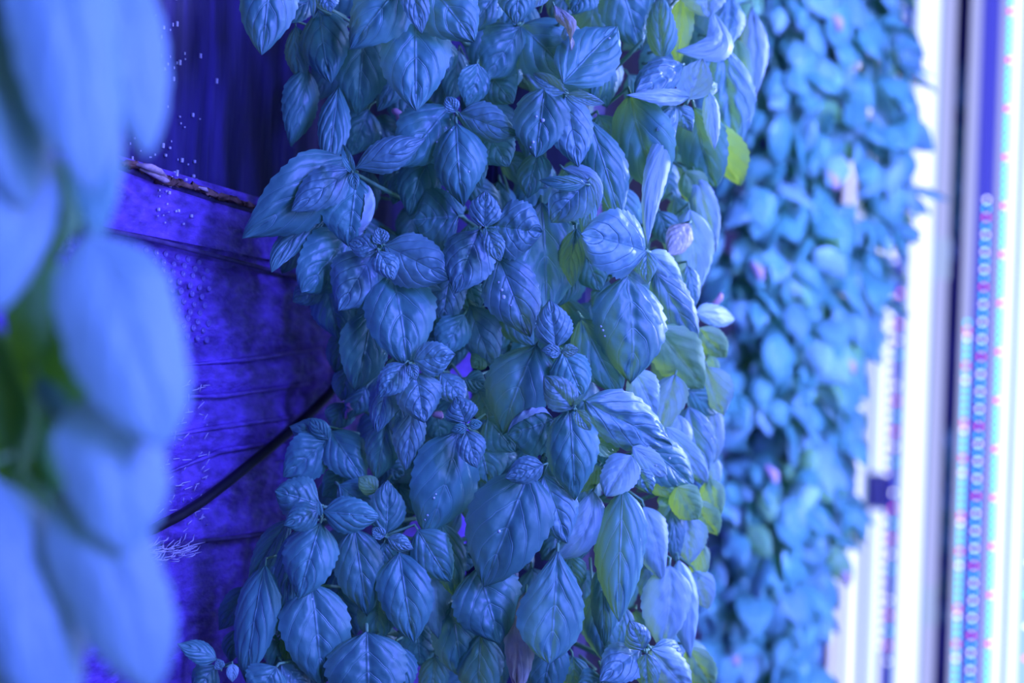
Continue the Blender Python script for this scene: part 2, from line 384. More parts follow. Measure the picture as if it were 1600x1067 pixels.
# ------------------------------------------------------------------ leaves
WU = np.array([0, .03, .08, .15, .25, .36, .48, .60, .72, .83, .91, .96, 1.0])
SHAPES = {
    'ovate': np.array([.06, .27, .56, .79, .95, 1.0, .985, .90, .74, .50, .30, .15, .0]),
    'round': np.array([.06, .32, .62, .84, .97, 1.0, .99, .95, .85, .66, .44, .25, .0]),
    'lance': np.array([.06, .16, .36, .60, .84, .97, 1.0, .92, .74, .49, .27, .13, .0]),
    'drop': np.array([.05, .12, .24, .42, .62, .80, .94, 1.0, .95, .74, .47, .26, .0]),
}
def leaf_geometry(base, tip, width, toward, roll=0., arch=.10, cup=.5, fold=0., twist=0., bend=0., curl=(0., 0.), tipc=0., puff=.033, wave=.03, seed=0,
                  shape='ovate', nu=34, nv=18, petiole=None, teeth=9):
    r = np.random.default_rng(seed)
    c = tip - base; Ln = np.linalg.norm(c); c = c / Ln
    side0 = nrm(np.cross(toward, c)); n0 = np.cross(c, side0)
    side = side0 * math.cos(roll) + n0 * math.sin(roll)
    n = np.cross(c, side)
    s = np.linspace(0, 1, nu + 1)
    s = s ** 0.93
    hump = 4 * s * (1 - s)
    mid = base[None] + c[None] * (Ln * s)[:, None] + n[None] * (arch * Ln * hump)[:, None] + side0[None] * (bend * Ln * hump)[:, None]
    k = np.clip((s - .55) / .45, 0, 1)
    mid = mid - n[None] * (tipc * Ln * k ** 2)[:, None]
    t = np.gradient(mid, axis=0); t /= np.linalg.norm(t, axis=1)[:, None]
    sv = side[None] - t * (t @ side)[:, None]; sv /= np.linalg.norm(sv, axis=1)[:, None]
    nn = np.cross(t, sv)
    tw = twist * (s - .3)
    sv, nn = sv * np.cos(tw)[:, None] + nn * np.sin(tw)[:, None], nn * np.cos(tw)[:, None] - sv * np.sin(tw)[:, None]
    hw = np.interp(s, WU, SHAPES[shape]) * width / 2
    v = np.linspace(-1, 1, nv + 1)
    # profile across the leaf: direction angle at each v, then integrate from the midrib outward
    def prof(sgn, cu, cl):
        a = np.linspace(0, 1, 60)
        e = np.clip((a - .58) / (.42 if cl < 2 else .16), 0, 1)
        phi = fold - cu * a + cl * e * e * (3 - 2 * e)
        x = np.concatenate([[0], np.cumsum(np.cos(phi[1:]) / 59)]); z = np.concatenate([[0], np.cumsum(np.sin(phi[1:]) / 59)])
        return a, x, z
    aL, xL, zL = prof(-1, cup, curl[0]); aR, xR, zR = prof(1, cup, curl[1])
    X = np.where(v < 0, -np.interp(-v, aL, xL), np.interp(v, aR, xR))
    Z = np.where(v < 0, np.interp(-v, aL, zL), np.interp(v, aR, zR))
    V, S = np.meshgrid(v, s)
    A = np.abs(V)
    saw = (S * teeth + r.uniform(0, 1)) % 1.0
    tooth = 1 + .085 * np.where((A > .99) & (S > .22) & (S < .97), saw - .35, 0)
    xx = X[None] * hw[:, None] * tooth * (1 + .05 * np.sin(3.1 * S * 2 + r.uniform(0, 6)) * np.sign(V) * A)
    zz = Z[None] * hw[:, None]
    p1, p2 = r.uniform(0, 6.28, 2)
    zz = zz + wave * width * A ** 2 * np.where(V < 0, np.sin(S * 9.5 + p1), np.sin(S * 8.5 + p2)) * np.minimum(1, 6 * (1 - S)) * np.minimum(1, 6 * S)
    ph = (S - .56 * A ** 1.3) * 4.3 + .25 * np.sin(S * 5 + p1) * np.sign(V) * .5
    bl = np.abs(np.sin(np.pi * ((ph + 10.5) % 1.0))) ** .7 * (1 - A ** 3)
    zz = zz + puff * width * bl - puff * .9 * width * np.exp(-(V / .10) ** 2) * np.minimum(1, hw[:, None] / (width * .25))
    q1, q2, q3, q4 = r.uniform(0, 6.28, 4); f1, f2, f3 = r.uniform(.8, 1.25, 3)
    irr = np.sin(V * 7 * f1 + S * 5 + q1) * np.sin(S * 15 * f2 - V * 3 + q2) + .6 * np.sin(V * 12 * f3 - S * 9 + q3) * np.sin(S * 24 * f1 + V * 6 + q4)
    zz = zz + puff * .40 * width * irr * (1 - A ** 4)
    pts = mid[:, None, :] + sv[:, None, :] * xx[..., None] + nn[:, None, :] * zz[..., None]
    verts = pts.reshape(-1, 3)
    uv = np.stack([S, V * .5 + .5], -1).reshape(-1, 2)
    m = nv + 1
    faces = [(i * m + j, (i + 1) * m + j, (i + 1) * m + j + 1, i * m + j + 1) for i in range(nu) for j in range(nv)]
    # winding gives t x side = n, towards the camera
    idx = [0] * len(faces)
    if petiole is not None:
        back = petiole
        p0 = base + c * Ln * .02
        p1_ = base - c * min(.10 * Ln, .006) - toward * .003
        tv, tf = tube([p0, p1_, p1_ * .5 + back * .5 - toward * .003, back], [width * .016 + .0005, width * .016 + .0006, .0012, .0014], 5)
        k0 = len(verts)
        verts = np.concatenate([verts, np.array(tv)]); uv = np.concatenate([uv, np.full((len(tv), 2), .5)])
        faces += [tuple(i + k0 for i in q) for q in tf]; idx += [1] * len(tf)
    return verts, faces, uv, idx
LCOUNT = [0]
def leaf(parent, base, tip, width, mat=None, petiole=None, name='leaf', **kw):
    LCOUNT[0] += 1
    mid = (base + tip) / 2
    toward = kw.pop('toward', None)
    if toward is None: toward = nrm(CAM - mid)
    v, f, uv, idx = leaf_geometry(base, tip, width, toward, seed=LCOUNT[0] * 13 + 5, petiole=petiole, **kw)
    return mesh_obj(name, v, f, None, parent, uvs=uv, mats=[mat or M_LEAF, M_STEM], mat_idx=idx)

def surf(px, py=533):
    d = 1.10
    if px > 900: d += ((px - 900) / 250) ** 1.6 * 0.13
    if px < 560: d -= ((560 - px) / 180) ** 1.3 * 0.018
    return d
LAY = 0.0165
MATS = {'n': M_LEAF, 'y': M_YOUNG, 'p': M_PALE, 'l': M_LIME, 'd': M_DRY, 'g': M_DEEP}
# ---- the basil on the middle column. node (px, py), label, and its leaves:
# (base x, base y, tip x, tip y, width, layer behind the front, options)
PLANTS = []
def plant(node, label, leaves): PLANTS.append((node, label, leaves))
plant((655, -12), 'basil shoot with big smooth leaves cut off by the top edge, one pointing straight down', [
    (642, -42, 551, 72, 92, 0, dict(cup=.35)), (649, 22, 650, 167, 104, 1.2, dict(cup=.4)), (664, -34, 738, 62, 98, .3, dict(cup=.5, puff=.035)),
    (640, -38, 658, 49, 42, -1, dict(m='y', fold=.35)), (570, 48, 559, 174, 82, 2.4, dict(cup=.5)), (632, 100, 592, 170, 48, 4.5, dict()),
    (690, 60, 700, 110, 40, 3.5, dict())])
plant((430, -72), 'lone large basil leaf hanging from the top edge over the dark panel', [
    (424, -66, 409, 80, 88, 0, dict(roll=-.2, cup=.3)), (440, -60, 470, 10, 50, 2.5, dict())])
plant((492, 8), 'dim basil shoot below the top edge, with small bud and long leaves hanging behind', [
    (500, 15, 516, 124, 76, 2.6, dict(cup=.7)), (484, 2, 438, 32, 40, 2.6, dict(roll=.3)), (507, -12, 516, 18, 36, .5, dict(m='y', cup=.9)),
    (488, -6, 489, 27, 10, 0, dict(fold=.7)), (462, 42, 471, 132, 38, 3.2, dict(roll=.75)), (478, 108, 455, 223, 54, 3.4, dict(roll=-.4, cup=.8, curl=(0, .6))),
    (529, 136, 514, 264, 48, 2.6, dict(roll=-.2, shape='lance')), (575, 172, 549, 240, 64, 4.6, dict()), (545, 120, 560, 190, 50, 5, dict())])
plant((549, 267), 'basil rosette overhanging the ledge of the panel, one leaf with a pale rolled edge', [
    (538, 248, 386, 365, 96, 1.4, dict(cup=.45, arch=.12, teeth=11)), (545, 266, 459, 327, 60, .2, dict(m='y', cup=.5)), (552, 272, 536, 227, 20, -1.2, dict(fold=.6, cup=0)),
    (556, 263, 659, 219, 54, .2, dict(m='y', cup=.7, arch=.12, shape='lance')), (557, 278, 545, 380, 102, .8, dict(cup=.3, fold=.1, curl=(0, 3.3), puff=.03)),
    (551, 270, 556, 296, 18, -1.5, dict(fold=.5)), (508, 342, 429, 430, 40, 2.2, dict(cup=.3, bend=-.12, tipc=-.25, m='n')), (476, 352, 442, 424, 46, 4.2, dict())])
plant((592, 389), 'basil rosette below the rolled leaf, three crinkled leaves around a small bud', [
    (585, 393, 531, 481, 88, .9, dict(m='y', cup=.5, puff=.04)), (602, 384, 699, 434, 84, .3, dict(m='y', cup=.55, puff=.03)), (589, 389, 547, 379, 36, -.2, dict(m='y', fold=.3)),
    (592, 393, 615, 435, 40, -1, dict(m='y')), (596, 382, 592, 356, 26, -.3, dict(m='y', fold=.4)), (618, 427, 687, 453, 26, 1.6, dict(m='p', roll=.5)),
    (545, 368, 474, 452, 84, 2.2, dict(shape='round', cup=.5)), (513, 338, 466, 432, 36, 3.2, dict(roll=.5)), (505, 443, 460, 470, 40, 3, dict(shape='round', m='y')),
    (512, 442, 532, 529, 68, 3.2, dict(cup=.8))])
plant((614, 428), 'single broad basil leaf hanging point down in the middle left, with leaves behind it', [
    (612, 426, 635, 568, 104, 1.4, dict(cup=.45, arch=.12)), (580, 486, 556, 606, 74, 2.2, dict(cup=.35, roll=.1)), (538, 518, 524, 578, 42, 4.2, dict(roll=.4)),
    (545, 572, 535, 624, 42, 4, dict()), (572, 606, 546, 652, 44, 4, dict(cup=.8)), (704, 428, 692, 501, 56, 2.4, dict(m='y', cup=.7, shape='round')),
    (730, 438, 745, 485, 50, 4, dict()), (724, 492, 689, 552, 56, 2.6, dict(cup=.5)), (640, 480, 660, 530, 50, 4.4, dict())])
plant((645, 568), 'tightly crinkled violet basil rosette in the middle left, just under a broad hanging leaf', [
    (648, 564, 708, 554, 52, -.2, dict(m='y', puff=.05, cup=.5)), (632, 569, 593, 619, 44, -.4, dict(m='y', puff=.05)), (650, 583, 662, 657, 70, .1, dict(m='y', cup=.5, puff=.05)),
    (612, 583, 590, 672, 46, 1.2, dict(m='y', roll=.3)), (640, 569, 650, 593, 20, -1.3, dict(m='y', fold=.4)), (630, 624, 617, 680, 36, 1, dict(m='y', roll=.3)),
    (645, 638, 634, 730, 48, 1.1, dict(m='y', puff=.03)), (606, 658, 588, 745, 54, 2, dict(cup=.5)), (689, 584, 723, 630, 46, 1.8, dict(m='y', cup=.6)),
    (601, 726, 630, 742, 44, 4.2, dict()), (680, 640, 690, 690, 60, 4.5, dict())])
plant((760, 355), 'star shaped basil rosette near the middle, tiny bud ringed by crinkled leaves', [
    (757, 355, 758, 301, 48, -1.2, dict(m='y', puff=.045, fold=.15)), (774, 353, 842, 362, 88, .1, dict(m='y', puff=.05, cup=.55, shape='round')),
    (762, 361, 781, 406, 34, -1.2, dict(m='y', fold=.35, puff=.04)), (758, 356, 757, 369, 7, -1.8, dict(fold=.6)), (760, 358, 778, 359, 9, -1.8, dict(fold=.6)),
    (748, 361, 713, 454, 80, .3, dict(m='y', puff=.05, cup=.45)), (779, 402, 826, 520, 84, 1.1, dict(m='y', cup=.4, puff=.035, arch=.12)),
    (716, 338, 650, 344, 94, 2, dict(shape='round', cup=.45)), (846, 318, 853, 486, 106, 2.3, dict(cup=.35)), (700, 300, 690, 345, 60, 4.3, dict())])
plant((715, 180), 'basil shoot under the topmost broad leaf, with one smooth leaf spotted by drops', [
    (702, 168, 630, 256, 92, 2.3, dict(cup=.6, puff=.03)), (713, 194, 723, 315, 84, 1, dict(cup=.6, arch=.14)), (719, 177, 806, 209, 58, 1.2, dict(m='y', cup=.7, puff=.04)),
    (762, 206, 793, 258, 62, 2.2, dict(cup=.3)), (673, 236, 640, 332, 68, 3.2, dict()), (632, 268, 615, 317, 32, 4.4, dict()), (728, 215, 752, 290, 44, 3.4, dict(roll=.4)),
    (712, 175, 698, 152, 24, .2, dict(m='y', fold=.4)), (745, 100, 728, 163, 44, 1.4, dict(cup=.3, curl=(0, 1.5), roll=-.3, m='n'))])
plant((808, 38), 'shadowed basil shoot near the top, dark leaves spreading below a pointed one', [
    (810, -24, 806, 34, 56, .8, dict(cup=.3)), (812, 42, 758, 121, 76, 2.3, dict(cup=.6)), (814, 40, 892, 118, 90, 3, dict(cup=.4)), (806, 94, 770, 145, 50, 4.3, dict()),
    (778, -12, 736, 48, 50, 4, dict()), (852, -18, 834, 11, 26, 1, dict(m='p')), (916, -24, 897, 20, 52, 3, dict()), (764, 115, 800, 160, 60, 3.8, dict(curl=(0, .8)))])
plant((875, 30), 'withered pale leaf curled on its stalk near the top centre', [
    (866, 10, 892, 76, 24, .5, dict(m='d', twist=3.2, bend=.12, cup=1.2, puff=.08, wave=.1)), (888, 36, 904, 78, 34, 1.4, dict(m='p', cup=1.2, puff=.06))])
plant((885, 142), 'basil rosette right of top centre, one flat broad leaf raised upward', [
    (880, 130, 961, 45, 88, .4, dict(cup=.3, arch=.06)), (883, 144, 835, 116, 30, -1.2, dict(m='y', fold=.5, cup=.1)), (886, 148, 942, 161, 22, -1.2, dict(m='y', fold=.5, cup=.1)),
    (851, 138, 838, 242, 82, .2, dict(cup=.4, puff=.03)), (884, 152, 903, 255, 68, .5, dict(m='y', cup=.5)), (920, 186, 968, 339, 70, 1.3, dict(cup=.5, shape='lance', arch=.1)),
    (842, 238, 824, 306, 48, 2.2, dict(cup=.4)), (985, 148, 1031, 303, 88, 2, dict(m='n', cup=.5, roll=.35)), (930, 100, 948, 165, 50, 3.8, dict()),
    (935, 180, 955, 240, 50, 4.5, dict())])
plant((905, 285), 'folded pointed basil leaf beside a pale narrow curl, right of the middle star', [
    (918, 284, 864, 344, 74, .2, dict(m='y', fold=.3, cup=.2, curl=(1.5, .2), roll=.2)), (880, 264, 931, 326, 26, .6, dict(m='p', bend=.28, cup=.6)),
    (914, 288, 845, 282, 22, -.2, dict(m='n', fold=.5)), (922, 290, 918, 382, 26, 2, dict(roll=.4)), (905, 300, 893, 345, 30, 2.2, dict(roll=.5)), (900, 358, 893, 444, 40, 1.6, dict(roll=.6, cup=.2)),
    (915, 398, 938, 452, 52, 3.2, dict()), (897, 428, 870, 477, 36, 3.2, dict())])
plant((1005, 60), 'tall basil sprig at upper right, upright leaf standing over a crumpled one', [
    (962, -48, 999, 72, 84, 2.4, dict(cup=.5)), (1035, 92, 1031, -6, 46, .8, dict(cup=.8, roll=-.2)), (1062, 104, 997, 143, 66, 0, dict(m='y', cup=.9, puff=.08, shape='round')),
    (1068, -4, 1060, 98, 38, 2.4, dict(m='l', cup=.2)), (950, 95, 930, 160, 40, 3.6, dict()), (1045, 70, 1025, 30, 30, 2.6, dict())])
plant((1080, 148), 'pale folded basil leaf standing up at upper right, with white twisted tip', [
    (1075, 156, 1097, 94, 60, -1.2, dict(m='p', roll=-.25, cup=-.3, arch=-.05)), (1078, 152, 986, 149, 24, -1, dict(m='p', puff=.06, twist=.8, cup=.5)),
    (1107, 143, 1115, 231, 26, -1, dict(m='p', roll=-.4, cup=.5)), (1096, 146, 1120, 132, 22, -.8, dict(m='l', fold=.4)), (1056, 165, 1028, 202, 34, .2, dict(m='y', puff=.07, cup=.8)),
    (1060, 166, 1080, 204, 34, 0, dict(m='y', puff=.07, cup=.8)), (1085, 168, 1117, 289, 74, 1, dict(cup=.5)), (1060, 186, 1019, 373, 36, .2, dict(m='p', bend=-.10, cup=.6, roll=-.3, shape='lance'))])
plant((1108, -30), 'round glossy basil leaf cut by the top edge at upper right, stalk curling below', [
    (1100, -44, 1104, 24, 74, 0, dict(m='p', cup=.7, shape='round', puff=.04)), (1112, 18, 1062, 72, 46, .4, dict(m='p', bend=.34, cup=.3)), (1142, -4, 1132, 74, 50, 2, dict(m='y', puff=.06)),
    (1175, 12, 1176, 156, 44, 3, dict(m='p', puff=.05, cup=.7, shape='lance')), (1130, 70, 1147, 236, 76, 1.6, dict(m='y', puff=.09, cup=.6, shape='lance')), (1150, 60, 1160, 180, 40, 4, dict(m='l'))])
plant((1112, 190), 'yellow green backlit basil leaf on the right edge of the middle column', [
    (1114, 190, 1157, 284, 64, 1.7, dict(m='l', roll=.35, cup=.2)), (1070, 268, 1101, 320, 46, 2.4, dict(m='l')), (1086, 272, 1117, 388, 42, 2, dict(m='p', cup=.8, roll=-.4)),
    (1100, 306, 1111, 370, 26, 2, dict(m='l', roll=.4)), (1125, 230, 1100, 290, 40, 3.4, dict())])
plant((1010, 394), 'broad basil leaf pointing left above a larger one hanging down, right of the middle star', [
    (1006, 392, 912, 368, 98, -1, dict(m='y', cup=.5, shape='round', arch=.10)), (979, 432, 984, 590, 112, .4, dict(cup=.45, puff=.04, arch=.12, roll=-.25)),
    (1011, 394, 1012, 441, 30, -1, dict(m='y', fold=.4, puff=.05)), (1014, 394, 1064, 446, 44, 0, dict(m='p', cup=.9, puff=.05)), (1024, 424, 1084, 538, 62, .4, dict(m='y', cup=.7, puff=.05, roll=-.2)),
    (1077, 328, 1086, 457, 66, 1.8, dict(m='p', cup=.6, roll=-.3)), (1074, 415, 1086, 478, 34, 1.6, dict(m='y', cup=.8)), (1087, 488, 1148, 498, 34, 1.8, dict(m='p', cup=.4)),
    (1030, 330, 1045, 380, 44, 3.2, dict()), (950, 440, 935, 500, 40, 3.8, dict())])
plant((1062, 352), 'pinkish faded basil leaf tucked at the right edge of the middle column', [
    (1076, 350, 1046, 397, 42, 1, dict(m='d', cup=.7))])
plant((1040, 520), 'basil sprig on the right edge with a broad green leaf glowing through', [
    (1025, 513, 1098, 604, 78, 1, dict(m='l', cup=.4)), (1090, 513, 1134, 557, 44, 1.8, dict(m='l', puff=.05)), (1107, 556, 1118, 587, 24, 2, dict(m='l')),
    (1105, 573, 1129, 647, 54, 1, dict(m='p', cup=.5)), (1075, 610, 1122, 642, 40, 2, dict(m='n')), (1055, 586, 1030, 672, 54, 1, dict(m='p', cup=.4, curl=(0, .8))),
    (990, 578, 1024, 650, 52, 1, dict(m='p', cup=.7, puff=.03)), (908, 498, 967, 615, 70, 2, dict(m='n', cup=.5, puff=.03))])
plant((870, 546), 'upright serrated basil leaf over a hanging pair, in the middle of the column', [
    (869, 543, 859, 472, 56, -.2, dict(m='y', puff=.04, teeth=11)), (876, 550, 847, 547, 20, -1.2, dict(m='y', fold=.4)), (878, 549, 903, 546, 20, -1.2, dict(m='y', fold=.3, puff=.06)),
    (880, 551, 909, 617, 62, .3, dict(cup=.6)), (838, 540, 787, 671, 104, 1.2, dict(cup=.5, arch=.1)), (735, 478, 772, 572, 62, 3, dict(m='y')), (778, 478, 832, 538, 50, 2.8, dict()),
    (756, 556, 738, 574, 30, 3, dict(m='l')), (727, 592, 760, 600, 34, 3, dict()), (748, 610, 770, 655, 54, 4, dict())])
plant((896, 636), 'large basil rosette centre right, blistered leaf beside a long oval hanging one', [
    (896, 638, 852, 590, 50, -1.2, dict(m='y', fold=.2, puff=.05)), (897, 632, 917, 615, 9, -1.6, dict(fold=.5)), (901, 641, 922, 671, 24, -1.2, dict(m='y', fold=.6)),
    (914, 626, 1040, 693, 84, .4, dict(m='y', puff=.10, cup=.4)), (864, 656, 797, 678, 88, 1.1, dict(cup=.35, shape='round', curl=(2.9, .0), puff=.04)),
    (890, 638, 898, 775, 82, -.1, dict(cup=.6, arch=.12)), (924, 688, 965, 702, 40, 1.4, dict(m='l', cup=-.6)), (936, 728, 909, 767, 30, 2, dict(m='l', cup=.3)),
    (925, 672, 955, 730, 44, 3.4, dict())])
plant((729, 666), 'small basil rosette left of the long oval leaf, huge leaf drooping to its lower left', [
    (728, 661, 713, 622, 50, 0, dict(m='y', puff=.05)), (730, 668, 705, 673, 16, -.8, dict(fold=.5)), (733, 665, 753, 661, 16, -.8, dict(fold=.5)), (728, 673, 744, 728, 44, -.2, dict(m='y', puff=.03)),
    (714, 676, 667, 831, 102, 1.2, dict(cup=.4, arch=.1, puff=.03)), (748, 686, 764, 754, 76, 2.2, dict(cup=.4)), (762, 653, 802, 703, 62, 2.2, dict(cup=.4)), (750, 738, 735, 821, 54, 3, dict(roll=.3)),
    (770, 700, 780, 740, 60, 4, dict())])
plant((848, 740), 'very large basil leaf slanting down left below the centre, small leaf at its stalk', [
    (849, 726, 792, 746, 42, -1, dict(m='y', puff=.03)), (826, 738, 760, 908, 122, .2, dict(cup=.35, arch=.09, puff=.03)), (850, 743, 885, 844, 70, .4, dict(m='y', cup=.6, puff=.04)),
    (926, 768, 861, 869, 52, 1.1, dict(m='p', bend=.16, cup=.4)), (800, 880, 806, 910, 14, 2.5, dict(m='d')), (770, 820, 735, 850, 50, 4, dict())])
plant((1000, 705), 'basil sprig at the lower right edge, pale triangular tips and a small crinkled bud', [
    (986, 713, 949, 772, 54, 0, dict(m='p', cup=.2, shape='round')), (998, 690, 1078, 756, 66, .2, dict(m='n', cup=.4, roll=-.2)), (988, 698, 1043, 746, 34, 0, dict(m='p', fold=.2)),
    (1040, 668, 1105, 753, 38, 1, dict(m='p', roll=-.3, fold=.2)), (1060, 648, 1063, 718, 42, 1.4, dict(m='p', cup=.6)), (1076, 636, 1096, 752, 62, 1.8, dict(m='y', cup=.7, roll=-.2)),
    (1112, 632, 1116, 722, 36, 2.4, dict(m='p', roll=-.4)), (1115, 714, 1120, 762, 22, 2.4, dict(m='p')), (996, 733, 1016, 768, 34, -.3, dict(m='y', puff=.12)), (1012, 738, 1050, 776, 38, 1.2, dict(m='l')),
    (1000, 760, 990, 730, 24, 0, dict(m='y', puff=.12))])
plant((1062, 764), 'rounded lime green basil leaf glowing at the lower right of the column', [
    (1058, 760, 1088, 808, 50, 0, dict(m='l', shape='round', cup=.4)), (1084, 783, 1119, 832, 44, 1, dict(m='l')), (1108, 748, 1119, 810, 40, 2.4, dict(m='l')), (1030, 790, 1050, 770, 20, 1.5, dict(m='l')),
    (1074, 806, 1078, 877, 54, 1.6, dict(m='p', cup=.6, curl=(0, .9))), (1050, 796, 1058, 877, 32, 1.8, dict(m='y')), (1096, 848, 1088, 907, 34, 2.6, dict(m='l', roll=.3)), (1040, 700, 1060, 735, 40, 3, dict(m='l'))])
plant((978, 764), 'long drooping basil leaf with a pale pointed tip, lower right of the column', [
    (973, 764, 967, 962, 82, -.2, dict(m='n', cup=.8, puff=.02, twist=-.4)), (1005, 798, 1001, 877, 30, 1.4, dict(m='l', roll=.4)), (1006, 792, 1036, 902, 56, .8, dict(m='p', cup=.8, roll=-.3, puff=.03)),
    (1046, 884, 1034, 1008, 74, .8, dict(m='p', cup=.6, roll=-.2)), (1060, 876, 1076, 1020, 48, 1.2, dict(m='p', cup=.7, roll=-.4)), (1085, 892, 1106, 948, 46, 2.6, dict(m='p')),
    (965, 878, 966, 948, 38, 1.2, dict(m='n', cup=1.2)), (945, 882, 945, 1004, 46, 1.2, dict(m='n', cup=.8, roll=-.2)), (928, 925, 948, 1034, 54, 3, dict()), (976, 948, 960, 1012, 40, 2.8, dict())])
plant((874, 858), 'broad bottomed pale blue basil leaf hanging by a straight stalk at the lower centre', [
    (871, 862, 858, 1028, 100, -.2, dict(m='n', shape='drop', cup=.3, roll=-.15)), (890, 868, 906, 918, 38, 2, dict()), (902, 880, 898, 945, 32, 3, dict(m='y')), (900, 800, 910, 850, 40, 3.6, dict())])
plant((1010, 1018), 'bottom right basil rosette at the foot of the picture, four crinkled leaves in a cross', [
    (1005, 1014, 985, 973, 40, -1.2, dict(m='y', puff=.05)), (999, 1016, 940, 1062, 62, -.2, dict(m='y', puff=.04)), (1010, 1021, 1014, 1082, 38, -1.3, dict(m='y', puff=.05)),
    (1018, 1014, 1078, 1080, 60, -.4, dict(m='p', puff=.05, cup=.8)), (1022, 1011, 1068, 1022, 34, .6, dict(m='y')), (1074, 1012, 1112, 1074, 48, 1.6, dict(m='l', cup=.4)), (942, 1060, 902, 1078, 46, .8, dict(m='n'))])
plant((500, 792), 'basil rosette at the lower left beside the panel, two rounded leaves spread like wings', [
    (498, 788, 433, 768, 66, .2, dict(shape='round', cup=.4)), (497, 797, 446, 820, 44, -1, dict(cup=.5)), (506, 800, 590, 808, 56, -1, dict(cup=.4, puff=.03)), (501, 806, 497, 782, 10, -1.6, dict(fold=.6)),
    (500, 818, 468, 931, 82, -.2, dict(cup=.55, arch=.1)), (553, 826, 573, 956, 72, .8, dict(cup=.5, arch=.1)), (466, 826, 444, 967, 48, 1.2, dict(cup=.6, roll=.2)),
    (452, 812, 392, 907, 38, 2, dict(roll=.5)), (414, 884, 387, 1057, 64, 1.2, dict(cup=.5, roll=.1)), (386, 918, 344, 982, 42, 4, dict()), (530, 758, 589, 802, 56, 2.4, dict()), (425, 870, 440, 910, 40, 4, dict())])
plant((602, 836), 'basil shoot right of the winged rosette, leaf pointing up and long leaves hanging below', [
    (603, 833, 606, 754, 56, .6, dict(cup=.5)), (606, 841, 644, 857, 28, -.4, dict(m='y')), (601, 838, 582, 826, 20, -.4, dict(m='y', fold=.5)), (600, 848, 598, 908, 42, 2, dict()),
    (624, 864, 646, 997, 80, .9, dict(cup=.45, arch=.1)), (653, 828, 702, 907, 62, .9, dict(cup=.4)), (690, 818, 712, 930, 52, 1.6, dict(cup=.5, roll=.2, puff=.03)),
    (676, 888, 684, 992, 54, 2, dict(m='p', cup=.4)), (746, 888, 779, 1000, 104, 1, dict(cup=.5, puff=.03, arch=.1)), (720, 850, 730, 890, 60, 3.8, dict())])
plant((484, 915), 'wide basil leaf hanging at the bottom left of the column, white flower specks beside it', [
    (486, 912, 502, 1066, 102, .8, dict(cup=.4, arch=.08)), (449, 953, 426, 1048, 60, 2, dict(cup=.3)), (452, 984, 447, 1032, 26, 1.2, dict(m='l', fold=.5)), (592, 923, 587, 1002, 60, 1.8, dict(cup=.4)),
    (592, 996, 611, 1034, 28, 1, dict(m='n')), (530, 920, 555, 990, 60, 4, dict())])
plant((574, 990), 'basil leaves filling the bottom edge left of centre, one very broad with deep ribs', [
    (573, 988, 577, 1110, 120, .2, dict(cup=.4, puff=.03)), (620, 1008, 630, 1085, 50, 1, dict()), (650, 972, 656, 1036, 62, 3, dict(cup=.6, shape='round')), (704, 942, 722, 1055, 76, 1.8, dict(cup=.5, curl=(0, 1.2), puff=.03)),
    (680, 1026, 675, 1095, 46, 2.8, dict()), (752, 992, 750, 1100, 68, 1.8, dict(cup=.5))])
plant((822, 928), 'speckled drying basil leaf at the bottom centre, twisted and patched with tan', [
    (822, 926, 810, 1080, 54, .9, dict(m='d', cup=.7, roll=.3, twist=.5)), (865, 998, 845, 1095, 62, 1.8, dict(cup=.5)), (895, 1026, 905, 1090, 42, 2.8, dict())])
plant((345, 1042), 'small basil sprig at the bottom left corner of the column, stretched out over the panel', [
    (338, 1030, 280, 1007, 34, 0, dict(m='n', roll=.5, cup=.4)), (336, 1040, 304, 1080, 46, 1, dict(cup=.5)), (363, 1037, 363, 1064, 18, -.2, dict(fold=.4, m='p')), (432, 1042, 398, 1092, 66, 0, dict(cup=.5)),
    (440, 1034, 480, 1090, 56, 1, dict(m='y', puff=.06)), (368, 984, 361, 1032, 34, 2.8, dict()), (345, 1046, 340, 1030, 16, -.4, dict(m='y', fold=.3))])
plant((512, 688), 'dim out of focus basil rosette on the left edge, just right of the black cable', [
    (517, 674, 568, 750, 66, 3, dict(cup=.5)), (510, 690, 446, 742, 68, 3, dict(cup=.4, puff=.03)), (510, 685, 455, 666, 46, 3.2, dict()), (512, 686, 486, 655, 30, 2.8, dict()), (546, 738, 505, 774, 46, 4, dict()),
    (588, 768, 562, 746, 30, 1.4, dict(m='l', cup=.2)), (540, 630, 520, 670, 44, 4.6, dict())])
TOWER_D = 1.30
tw = empty('grow_tower', [*P(835, 533, TOWER_D)[:2], 0.0], 'plastic grow tower hidden behind the sharp basil in the middle', 'grow tower', 'grow towers')
def build_tower(t, cx, cy):
    v, f = box((cx, cy, 1.3), 0.11, 0.09, 2.6, bev=0.012); mesh_obj('body', v, f, M_TOWER, t, smooth=False)
    for sx in (-.034, .034):
        v, f = box((cx + sx, cy - .0455, 1.3), 0.008, 0.006, 2.6); mesh_obj('slot_rim', v, f, M_TOWER, t, smooth=False)
c = P(835, 533, TOWER_D); build_tower(tw, c[0], c[1])

